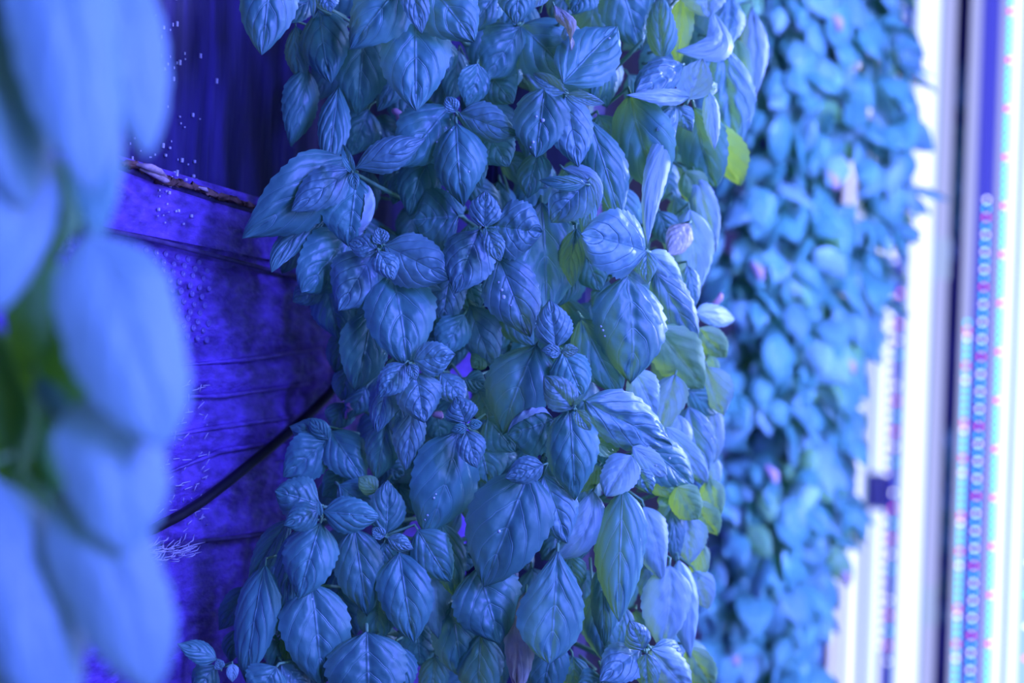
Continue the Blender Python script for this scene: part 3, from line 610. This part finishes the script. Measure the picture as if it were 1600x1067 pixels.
fill_rng = random.Random(11)
roots = []
for node, label, leaves in PLANTS:
    nx, ny = node
    lmin = min(l[5] for l in leaves)
    nd = surf(nx, ny) + (max(lmin, -1.0) + 1.2) * LAY
    npos = P(nx, ny, nd)
    # the stem leaves the tower a little above and behind the rosette
    t0 = np.array([c[0] + max(-.05, min(.05, (npos[0] - c[0]) * .35)), c[1] - .046, npos[2] - 0.01])
    root = empty('basil_plant', t0, label, 'basil plant', 'basil plants on the middle column')
    roots.append((nx, ny, root, npos))
    mid = t0 * .5 + npos * .5 + np.array([0, 0.012, -0.015])
    v, f = tube([t0 + np.array([0, .012, 0]), t0 * .75 + mid * .25 + np.array([0, 0, -.004]), mid, mid * .35 + npos * .65 + np.array([0, .012, 0]), npos + np.array([0, 0.004, 0])], [.0022, .0022, .002, .0018, .0013], 7)
    mesh_obj('stem', v, f, M_STEM, root)
    for (bx, by, tx, ty, wd, lay, op) in leaves:
        op = dict(op); m = MATS[op.pop('m', 'n')]
        mk = {M_LIME: 'yellow green backlit leaf', M_DRY: 'withered pale leaf'}.get(m); ln = math.hypot(tx - bx, ty - by)
        db = surf(bx, by) + lay * LAY
        dz = op.pop('dz', random.uniform(-.10, .14) * (1 if lay < 1 else 1.9) - (.06 if ty > by else 0)) * ln / F * 1.1
        dt = surf(tx, ty) + lay * LAY + dz
        b, t = P(bx, by, db), P(tx, ty, dt)
        rv = .16 if lay < 1 else .36
        rl = op.pop('roll', 0.0) + random.uniform(-rv, rv)
        op.setdefault('arch', random.uniform(.05, .11))
        op.setdefault('twist', random.uniform(-.3, .3))
        op.setdefault('tipc', random.uniform(-.03, .07))
        op.setdefault('cup', .5)
        if 'fold' not in op and op['cup'] > 0: op['fold'] = random.uniform(.12, .34); op['cup'] += .38
        big = ln > 60
        wr = wd / F * db / max(.45, math.cos(rl)) * (1 + .12 * op['cup'])
        t = b + (t - b) * 1.05
        if abs(nx - bx) + abs(ny - by) < 60 and lay < 2.5: pet = npos
        else: pet = b * .72 + (t0 * .6 + npos * .4) * .28 + np.array([0, .018, 0])
        lo = leaf(root, b, t, wr, m, pet, roll=rl, nu=34 if big else 20, nv=18 if big else 12, **op)
        if mk: lo['label'] = mk
# deeper leaves in the shade of the front ones, each on the stem of the nearest plant
def inside(x, y):
    lo = np.interp(y, [0, 130, 250, 330, 470, 600, 760, 880, 1067], [470, 480, 520, 490, 500, 545, 470, 410, 380])
    hi = np.interp(y, [0, 200, 400, 600, 800, 1067], [1150, 1140, 1090, 1110, 1095, 1080])
    return lo + 30 < x < hi - 30
nf = 0
for row in range(20):
    for q in range(11):
        x = 455 + q * 64 + (32 if row % 2 else 0) + fill_rng.uniform(-24, 24); y = -30 + row * 58 + fill_rng.uniform(-22, 22)
        if not inside(x, y): continue
        if fill_rng.random() < .05: continue
        near = min(roots, key=lambda r: (r[0] - x) ** 2 + (r[1] - y) ** 2)
        d = surf(x) + fill_rng.uniform(.085, .135)
        an = fill_rng.gauss(math.radians(90), .6); ln = fill_rng.uniform(70, 115)
        b = P(x, y - ln * .3, d); t = P(x + math.cos(an) * ln, y - ln * .3 + math.sin(an) * ln, d + fill_rng.uniform(-.015, .015))
        t0 = np.array(near[2]['_o'])
        leaf(near[2], b, t, ln * fill_rng.uniform(.55, .75) / F * d, M_LEAF, b * .6 + t0 * .4, roll=fill_rng.uniform(-.5, .5), arch=.08, cup=.6, nu=16, nv=10); nf += 1
# odd small pieces of the middle column
def near_root(x, y): return min(roots, key=lambda r: (r[0] - x) ** 2 + (r[1] - y) ** 2)[2]
def root_bit(x, y, d, ln, an):
    a = P(x, y, d); b = P(x + math.cos(an) * ln, y + math.sin(an) * ln, d + .004)
    m_ = (a + b) / 2 + np.array([.003, -.004, .002])
    v, f = tube([a, a * .5 + m_ * .5, m_, m_ * .5 + b * .5, b], [.0016, .0032, .0030, .0026, .0012], 8)
    mesh_obj('pink_stub', v, f, M_PINK, near_root(x, y))['label'] = 'pinkish bare stalk stub'
root_bit(545, 628, 1.165, 26, 1.75); root_bit(613, 172, 1.16, 22, 1.1); root_bit(676, 648, 1.14, 14, .4); root_bit(1112, 480, 1.27, 26, -1.0); root_bit(822, 470, 1.16, 16, .8)
# tiny white flowers beside the wide leaf at the bottom left
pl = near_root(484, 915); parts = []
for k in range(34):
    x = 452 - abs(random.gauss(0, 11)); y = 983 + random.gauss(0, 8) + (452 - x) * .55; p = P(x, y, 1.105 + random.uniform(0, .008))
    parts.append(tube([p, p + np.array([random.uniform(-.002, .002), -.001, random.uniform(.0005, .0025)])], [.0007, .0004], 5))
v, f = merge(parts); o = mesh_obj('flower_specks', v, f, M_FIBRE, pl); o['kind'] = 'stuff'; o['label'] = 'pale tiny flowers'
# water drops resting on leaves: (px, py) found on the leaf by a ray from the camera
bpy.context.view_layer.update()
M_DROP = simple('water_drop', (0.75, 0.8, 0.9), 0.05, 1.0)
dg = bpy.context.evaluated_depsgraph_get()
for (x, y, r) in [(848, 188, .0017), (838, 182, .0010), (833, 222, .0013), (829, 230, .0010), (705, 203, .0009), (683, 222, .001), (697, 200, .0009), (733, 268, .0008),
                  (784, 453, .0013), (787, 464, .0018), (779, 441, .0009), (798, 477, .0008), (939, 510, .001), (942, 516, .0011), (945, 525, .0009), (678, 778, .0011), (668, 805, .001), (664, 812, .0008),
                  (681, 772, .0009), (1046, 716, .0013), (1025, 727, .001), (780, 830, .0013), (488, 936, .0009), (700, 299, .0009), (952, 60, .0012)]:
    dr = Vector(nrm(P(x, y, 1.0) - CAM))
    hit, loc, no, _, ob, _ = SC.ray_cast(dg, Vector(CAM), dr)
    if not hit or ob.parent is None or not ob.name.startswith('leaf'): continue
    if no.dot(dr) > 0: no = -no
    no = np.array(no); a = nrm(np.cross(no, [0.1, .2, 1])); b = np.cross(no, a); L_ = np.array(loc)
    vs = [L_ + no * r * .8]; fs = []
    for j in range(1, 4):
        th = j / 3 * 1.75
        for k in range(10): vs.append(L_ + (a * math.cos(k * .6283) + b * math.sin(k * .6283)) * r * math.sin(th) + no * r * .8 * math.cos(th))
    fs += [(0, 1 + k, 1 + (k + 1) % 10) for k in range(10)]
    fs += [(1 + j * 10 + k, 11 + j * 10 + k, 11 + j * 10 + (k + 1) % 10, 1 + j * 10 + (k + 1) % 10) for j in range(2) for k in range(10)]
    pr = ob.parent
    mesh_obj('water_drop', vs, fs, M_DROP, pr)

# ------------------------------------------------------------------ blurred foreground basil at the left
FT = P(-300, 533, 0.74)
v, f = box((FT[0], FT[1], 1.3), 0.11, 0.09, 2.6, bev=0.012); mesh_obj('tower_post', v, f, M_TOWER, wl, smooth=False)
FG = [  # paler colour of the p leaves stands in for stronger lamplight here
    ((20, -60), 'blurred pale basil plant filling the upper left corner, closest to the camera', [
        (60, -170, 140, 300, 170, 0, 'p'), (-70, -100, 40, 330, 190, .5, 'p'), (140, -170, 232, 246, 130, 1.6, 'p'), (-30, 20, -20, 450, 160, .2, 'p'), (120, 40, 150, 400, 110, 2.6, 'n'),
        (150, -120, 60, 140, 150, 1.2, 'n'), (40, 190, -6, 490, 130, 1.0, 'p'), (90, 250, 75, 420, 90, 4, 'g')]),
    ((60, 420), 'blurred basil plant at the left edge with one big rounded leaf over the bubbled film', [
        (138, 365, 258, 700, 190, .2, 'p'), (45, 380, 95, 680, 120, 3.6, 'g'), (135, 470, 110, 690, 90, 3.4, 'g'), (-30, 500, 25, 770, 120, 3, 'g'), (60, 590, 120, 700, 44, 1.5, 'n'), (95, 560, 100, 800, 130, 5, 'g')]),
    ((80, 640), 'blurred basil plant at the lower left, two pale oval leaves under the big rounded one', [
        (162, 608, 196, 865, 172, .4, 'p'), (118, 740, 240, 1085, 165, .2, 'p'), (-20, 745, 100, 1140, 170, -.4, 'p'), (30, 620, 60, 830, 120, 4.4, 'g'), (-40, 830, 0, 1150, 120, 2, 'n'), (110, 830, 60, 1000, 100, 4, 'g')]),
]
for (nx, ny), label, ls in FG:
    npos = P(nx, ny, .68)
    r0 = np.array([FT[0] + .056, FT[1] - .02, npos[2]])
    root = empty('basil_plant', r0, label, 'basil plant', 'blurred basil plants beside the camera')
    v, f = tube([r0 - np.array([.004, 0, 0]), r0 * .6 + npos * .4 + np.array([0, 0, -.01]), npos], [.0025, .0022, .0018], 7); mesh_obj('stem', v, f, M_STEM, root)
    for (bx, by, tx, ty, wd, lay, m) in ls:
        d = .61 + lay * .012
        b, t = P(bx, by, d + .01), P(tx, ty, d - .005)
        leaf(root, b, t, wd / F * d, MATS[m], b * .7 + npos * .3 + np.array([0, .006, 0]), roll=random.uniform(-.6, -.1), arch=.07, cup=.6, fold=.15, shape='round' if m == 'p' else 'ovate', puff=.015, nu=22, nv=12)

# ------------------------------------------------------------------ blurred basil column behind, by the lamps
BT = P(1235, 533, 2.03)
tb = empty('grow_tower', [BT[0], BT[1], 0], 'plastic grow tower inside the blurred basil beside the lamps', 'grow tower', 'grow towers'); build_tower(tb, BT[0], BT[1])
brng = random.Random(23)
protos = []
for k in range(10):
    mk = ['n', 'n', 'n', 'y', 'n', 'n', 'n', 'y', 'p', 'n'][k]
    Lr = 0.062
    v, f, uv, idx = leaf_geometry(np.zeros(3), np.array([0, 0, -Lr]), Lr * [.62, .7, .5, .66, .58, .74, .55, .6, .6, .66][k], np.array([0, -1., 0]), arch=.1, cup=[.5, .7, .9, .5, .8, .4, 1.0, .6, .7, .5][k],
                                  fold=[0, .1, 0, .2, 0, 0, .1, 0, 0, .2][k], twist=brng.uniform(-.5, .5), bend=brng.uniform(-.06, .06), puff=.03, seed=900 + k, nu=9, nv=6, petiole=np.array([0, .012, .022]))
    me = bpy.data.meshes.new('leaf_far'); me.from_pydata(v.tolist(), [], faces := f)
    for m in (MATS[mk], M_STEM): me.materials.append(m)
    me.polygons.foreach_set('material_index', idx); me.polygons.foreach_set('use_smooth', [True] * len(f))
    ul = me.uv_layers.new(name='UVMap'); ix = np.zeros(len(me.loops), dtype=np.int32); me.loops.foreach_get('vertex_index', ix)
    ul.data.foreach_set('uv', np.asarray(uv, np.float32)[ix].ravel()); me.update(); protos.append(me)
me_l = protos[0].copy(); me_l.materials.clear(); me_l.materials.append(M_LIME); me_l.materials.append(M_STEM)
def bsurf(x, y):
    hi = np.interp(y, [-60, 60, 200, 380, 450, 600, 830, 930, 1120], [1398, 1402, 1438, 1410, 1378, 1332, 1322, 1272, 1255])
    lo = 1010
    c_ = 1225; r = max(hi - c_, 60)
    a = (x - c_) / (r if x > c_ else 230)
    return hi, (1.74 + .13 * min(1.5, a * a)) if x > c_ else 1.74 + .10 * a * a
ORD = ['topmost', 'second', 'third', 'fourth', 'fifth', 'sixth', 'seventh', 'eighth']
HT = 150
for row in range(8):
    for side in (0, 1):
        yc = -45 + row * HT + (30 if side else 0)
        where = 'in the row nearest the lamps' if side else 'in the row behind the sharp column'
        lab = f'blurred background basil plant, {ORD[row]} from top {where}'
        xc = (1330 if side else 1170) - (row * 9 if side else 0)
        npos = P(xc, yc, bsurf(xc, yc)[1] + .06)
        r0 = np.array([BT[0] + (.02 if side else -.02), BT[1] - .046, npos[2]])
        root = empty('basil_plant', r0, lab, 'basil plant', 'blurred basil plants of the background column')
        md = (r0 + npos) / 2 + np.array([0, 0, -.02])
        v, f = tube([r0 + np.array([0, .01, 0]), md, npos], [.003, .0026, .002], 6); mesh_obj('stem', v, f, M_STEM, root)
        n = 0
        while n < (92 if side else 66):
            x = xc + brng.uniform(-60 if side == 0 else -100, 120)
            if side and n > 62: x = bsurf(xc, yc)[0] - brng.uniform(10, 48)
            y = yc + brng.uniform(-92, 92)
            hi, d0 = bsurf(x, y)
            if x > hi - 10: x = hi - 10
            n += 1
            dl = brng.random()
            d = d0 + dl * .12 + brng.uniform(0, .01)
            p = P(x, y - 18, d)
            o = bpy.data.objects.new('leaf', me_l if brng.random() < .05 else brng.choice(protos)); COL.objects.link(o); o.parent = root
            s = brng.uniform(.58, 1.1)
            out = (x - 1225) / 160
            o.matrix_local = Matrix.Translation(Vector(p - r0)) @ Matrix.Rotation(brng.gauss(.75 * out, .6), 4, 'Z') @ Matrix.Rotation(brng.gauss(0, .42), 4, 'Y') @ Matrix.Rotation(brng.gauss(-.25, .38), 4, 'X') @ Matrix.Diagonal((s, s, s, 1))
        for k in range(1 if (row + side) % 2 else 0):
            x = xc + brng.uniform(-40, 40); y = yc + brng.uniform(-40, 40); a = P(x, y, bsurf(x, y)[1] + .01); b = P(x + 14, y + 26, bsurf(x, y)[1])
            v, f = tube([a, (a + b) / 2 + np.array([.004, 0, 0]), b], [.003, .006, .003], 7); mesh_obj('pink_stub', v, f, M_PINK, root)['label'] = 'pinkish bare stalk stub'

# ------------------------------------------------------------------ grow lamps: a row of upright LED bars on the right
hemi_v, hemi_f = [], []
for (r, h) in ((1, 0), (.8, .6)):
    for k in range(6): hemi_v.append((r * math.cos(k * math.pi / 3), -h, r * math.sin(k * math.pi / 3)))
hemi_v.append((0, -1, 0))
hemi_f = [(k, (k + 1) % 6, 6 + (k + 1) % 6, 6 + k) for k in range(6)] + [(6 + k, 6 + (k + 1) % 6, 12) for k in range(6)]
DM = {}
for nm, m in (('w', E_W), ('c', E_C), ('r', E_R), ('b', E_B)):
    me = bpy.data.meshes.new('diode_' + nm); me.from_pydata([(x * .0032, y * .0026, z * .0032) for x, y, z in hemi_v], [], hemi_f); me.materials.append(m); DM[nm] = me
def led_bar(px, d, width, label, strips, beads, gap=None, clip=None, z0=.25, z1=2.45):
    """width: metres across; strips: (offset, width, bright) ; beads: (offset, pitch, pattern)"""
    c0 = P(px, 533.5, d); cx, cy = c0[0], c0[1]
    nn = nrm(np.array([-cx, -cy, 0.0]) + np.array([-.55, 0, 0]) * np.linalg.norm(c0[:2] - 0) * .0)
    xx = np.array([-nn[1], nn[0], 0.0])                     # to the right as the camera sees it
    root = empty('led_bar', (cx, cy, 0), label, 'grow light', 'upright LED grow lamps')
    def at(off, out): return np.array([cx, cy, 0]) + xx * off + nn * out
    spans = [(z0, z1)] if gap is None else [(z0, gap[0]), (gap[1], z1)]
    for a, b in spans:
        ctr = at(0, 0) + np.array([0, 0, (a + b) / 2])
        v, f = box(ctr, width, .022, b - a, (xx, -nn), .004); mesh_obj('housing', v, f, M_HOUSE, root, smooth=False)
        for off, wd, br in strips:
            ctr = at(off, .0125 if br != 1 else .0145) + np.array([0, 0, (a + b) / 2])
            v, f = box(ctr, wd, .003, b - a - .01, (xx, -nn), .0008); mesh_obj('light_strip', v, f, (M_STRIP_DIM, M_STRIP, M_STRIP_PALE, M_STRIP_VIO)[br], root, smooth=False)
        for off, pitch, pat, *yt in beads:
            ytop = yt[0] if yt else None
            z = max(a + .006, 0.70); i = 0
            while z < min(b - .005, 1.92 if ytop is None else P(px, ytop, d)[2]):
                o = bpy.data.objects.new('diode', DM[pat[i % len(pat)]]); COL.objects.link(o); o.parent = root
                p = at(off, .0145)
                o.matrix_local = Matrix.Translation((p[0] - cx, p[1] - cy, z)) @ Matrix(((xx[0], -nn[0], 0, 0), (xx[1], -nn[1], 0, 0), (0, 0, 1, 0), (0, 0, 0, 1)))
                z += pitch; i += 1
    if gap:
        v, f = box(at(0, -.004) + np.array([0, 0, (gap[0] + gap[1]) / 2]), width * .6, .012, gap[1] - gap[0] + .02, (xx, -nn)); mesh_obj('joint', v, f, M_HOUSE, root, smooth=False)
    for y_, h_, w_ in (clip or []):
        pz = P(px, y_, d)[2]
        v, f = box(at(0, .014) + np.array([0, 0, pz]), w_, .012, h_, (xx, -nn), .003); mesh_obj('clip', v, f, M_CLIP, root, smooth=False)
    # feet and head so that the bar stands between floor and ceiling rail
    v, f = box((cx, cy, z0 / 2), .02, .02, z0); mesh_obj('foot', v, f, M_HOUSE, root, smooth=False)
    v, f = box((cx, cy, (z1 + 2.6) / 2), .02, .02, 2.6 - z1); mesh_obj('hanger', v, f, M_HOUSE, root, smooth=False)
    return root
led_bar(1594, 2.02, .062, 'bright LED lamp bar at the right edge with a line of cyan diodes', [(-.018, .011, 1), (.012, .040, 2), (.004, .012, 1)], [(-.0275, .0115, 'cccccr'), (.022, .045, 'rwcw')])
led_bar(1530, 2.30, .064, 'violet lamp bar with two rows of separate coloured diodes', [(-.022, .016, 3), (.002, .022, 0), (.024, .014, 3)], [(-.019, .0115, 'cccwrcccccwcr', 505), (.004, .014, 'cwcrcwcw', 300)])
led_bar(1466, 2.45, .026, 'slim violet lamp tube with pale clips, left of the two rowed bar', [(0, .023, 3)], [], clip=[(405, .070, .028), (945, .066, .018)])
led_bar(1434, 2.62, .054, 'widest dazzling lamp bar, at the right border of the background basil', [(0, .034, 1), (0, .050, 2)], [])
led_bar(1404, 2.80, .014, 'thin lamp line of red, cyan and white diodes beside the dazzling bar', [(0, .012, 0)], [(0, .030, 'wrcrwbc')])
zg = (P(1375, 792, 2.95)[2], P(1375, 742, 2.95)[2])
led_bar(1379, 2.95, .038, 'bright lamp bar interrupted by a short dark joint, half hidden by basil', [(-.010, .008, 1), (.009, .010, 1), (0, .032, 2)], [(.017, .02, 'ww')], gap=zg)
led_bar(1346, 3.15, .042, 'bright lamp bar seen only near the bottom, right of the background basil', [(-.001, .022, 1), (0, .034, 2)], [])
led_bar(1320, 3.35, .026, 'leftmost lamp bar, a narrow one showing low beside the background basil', [(0, .014, 1)], [])

FT2 = P(1490, 533, 4.3)
tt = empty('grow_tower', [FT2[0], FT2[1], 0], 'faraway grow tower glimpsed between the lamp tube and the two rowed bar', 'grow tower', 'grow towers'); build_tower(tt, FT2[0], FT2[1])
for row, lab in enumerate(('faraway basil plant glimpsed between two lamp bars, upper one', 'faraway basil plant glimpsed between two lamp bars, lower one')):
    npos = P(1490, 240 + row * 560, 4.22); r0 = np.array([FT2[0], FT2[1] - .046, npos[2]])
    root = empty('basil_plant', r0, lab, 'basil plant', 'faraway basil plants beyond the lamps')
    v, f = tube([r0 + np.array([0, .01, 0]), npos], [.004, .003], 6); mesh_obj('stem', v, f, M_STEM, root)
    for k in range(36):
        o = bpy.data.objects.new('leaf', brng.choice(protos)); COL.objects.link(o); o.parent = root
        p = P(1490 + brng.gauss(0, 14), 240 + row * 560 + brng.uniform(-150, 150), 4.12 + brng.random() * .1); sc_ = brng.uniform(.8, 1.3)
        o.matrix_local = Matrix.Translation(Vector(p - r0)) @ Matrix.Rotation(brng.gauss(0, .6), 4, 'Z') @ Matrix.Rotation(brng.gauss(0, .5), 4, 'Y') @ Matrix.Diagonal((sc_, sc_, sc_, 1))

# ------------------------------------------------------------------ cable and debris on the left wall
v, f = tube([W(x, y, .010) for x, y in [(-60, 905), (60, 880), (160, 850), (225, 824), (268, 802), (300, 782), (340, 752), (385, 716), (430, 680), (470, 645), (500, 615), (520, 588), (535, 560), (545, 520)]], .0042, 10)
tag(mesh_obj('cable', v, f, M_CABLE, origin=W(400, 700, .010)), 'black cable running aslant across the purple film on the left', 'cable')
vs, fs = [], []
rr = np.random.default_rng(4)
pts = [(176, 258), (196, 261), (212, 266), (230, 277), (246, 284), (262, 289), (285, 293), (305, 300), (330, 309), (360, 318), (388, 327)]
rad = [.0012, .0028, .0036, .0034, .0030, .0026, .0022, .0026, .0022, .0020, .0012]
path = []; rs = []
for i in range(len(pts) - 1):
    for k in range(4):
        a = k / 4; path.append(W(pts[i][0] * (1 - a) + pts[i + 1][0] * a, pts[i][1] * (1 - a) + pts[i + 1][1] * a - 2, .009)); rs.append((rad[i] * (1 - a) + rad[i + 1] * a))
v, f = tube(path, rs, 9)
v = [p + WN * rr.normal(0, .0012) + np.array([0, 0, rr.normal(0, .0011)]) + WD * rr.normal(0, .0012) for p in v]
tag(mesh_obj('dried_roots', v, f, M_DEBRIS, origin=W(280, 290, .009)), 'brown dried roots lying along the ledge of the purple panel', 'roots')
hk = merge([tube([W(x, y, z) for x, y, z in pp], rr_, 6) for pp, rr_ in [
    ([(192, 256, .010), (206, 262, .017), (222, 268, .016), (240, 277, .012)], [.0008, .0030, .0026, .0010]),
    ([(200, 264, .011), (216, 272, .014), (236, 282, .013), (247, 284, .011)], [.0008, .0022, .0024, .0008]),
    ([(292, 292, .010), (300, 296, .013), (310, 301, .010)], [.0006, .0018, .0006])]])
tag(mesh_obj('dried_husk', hk[0], hk[1], M_HUSK, origin=W(215, 268, .012)), 'pale pinkish dried husk lying on the brown roots of the ledge', 'husk')
for o in list(COL.objects):
    if '_o' in o: del o['_o']
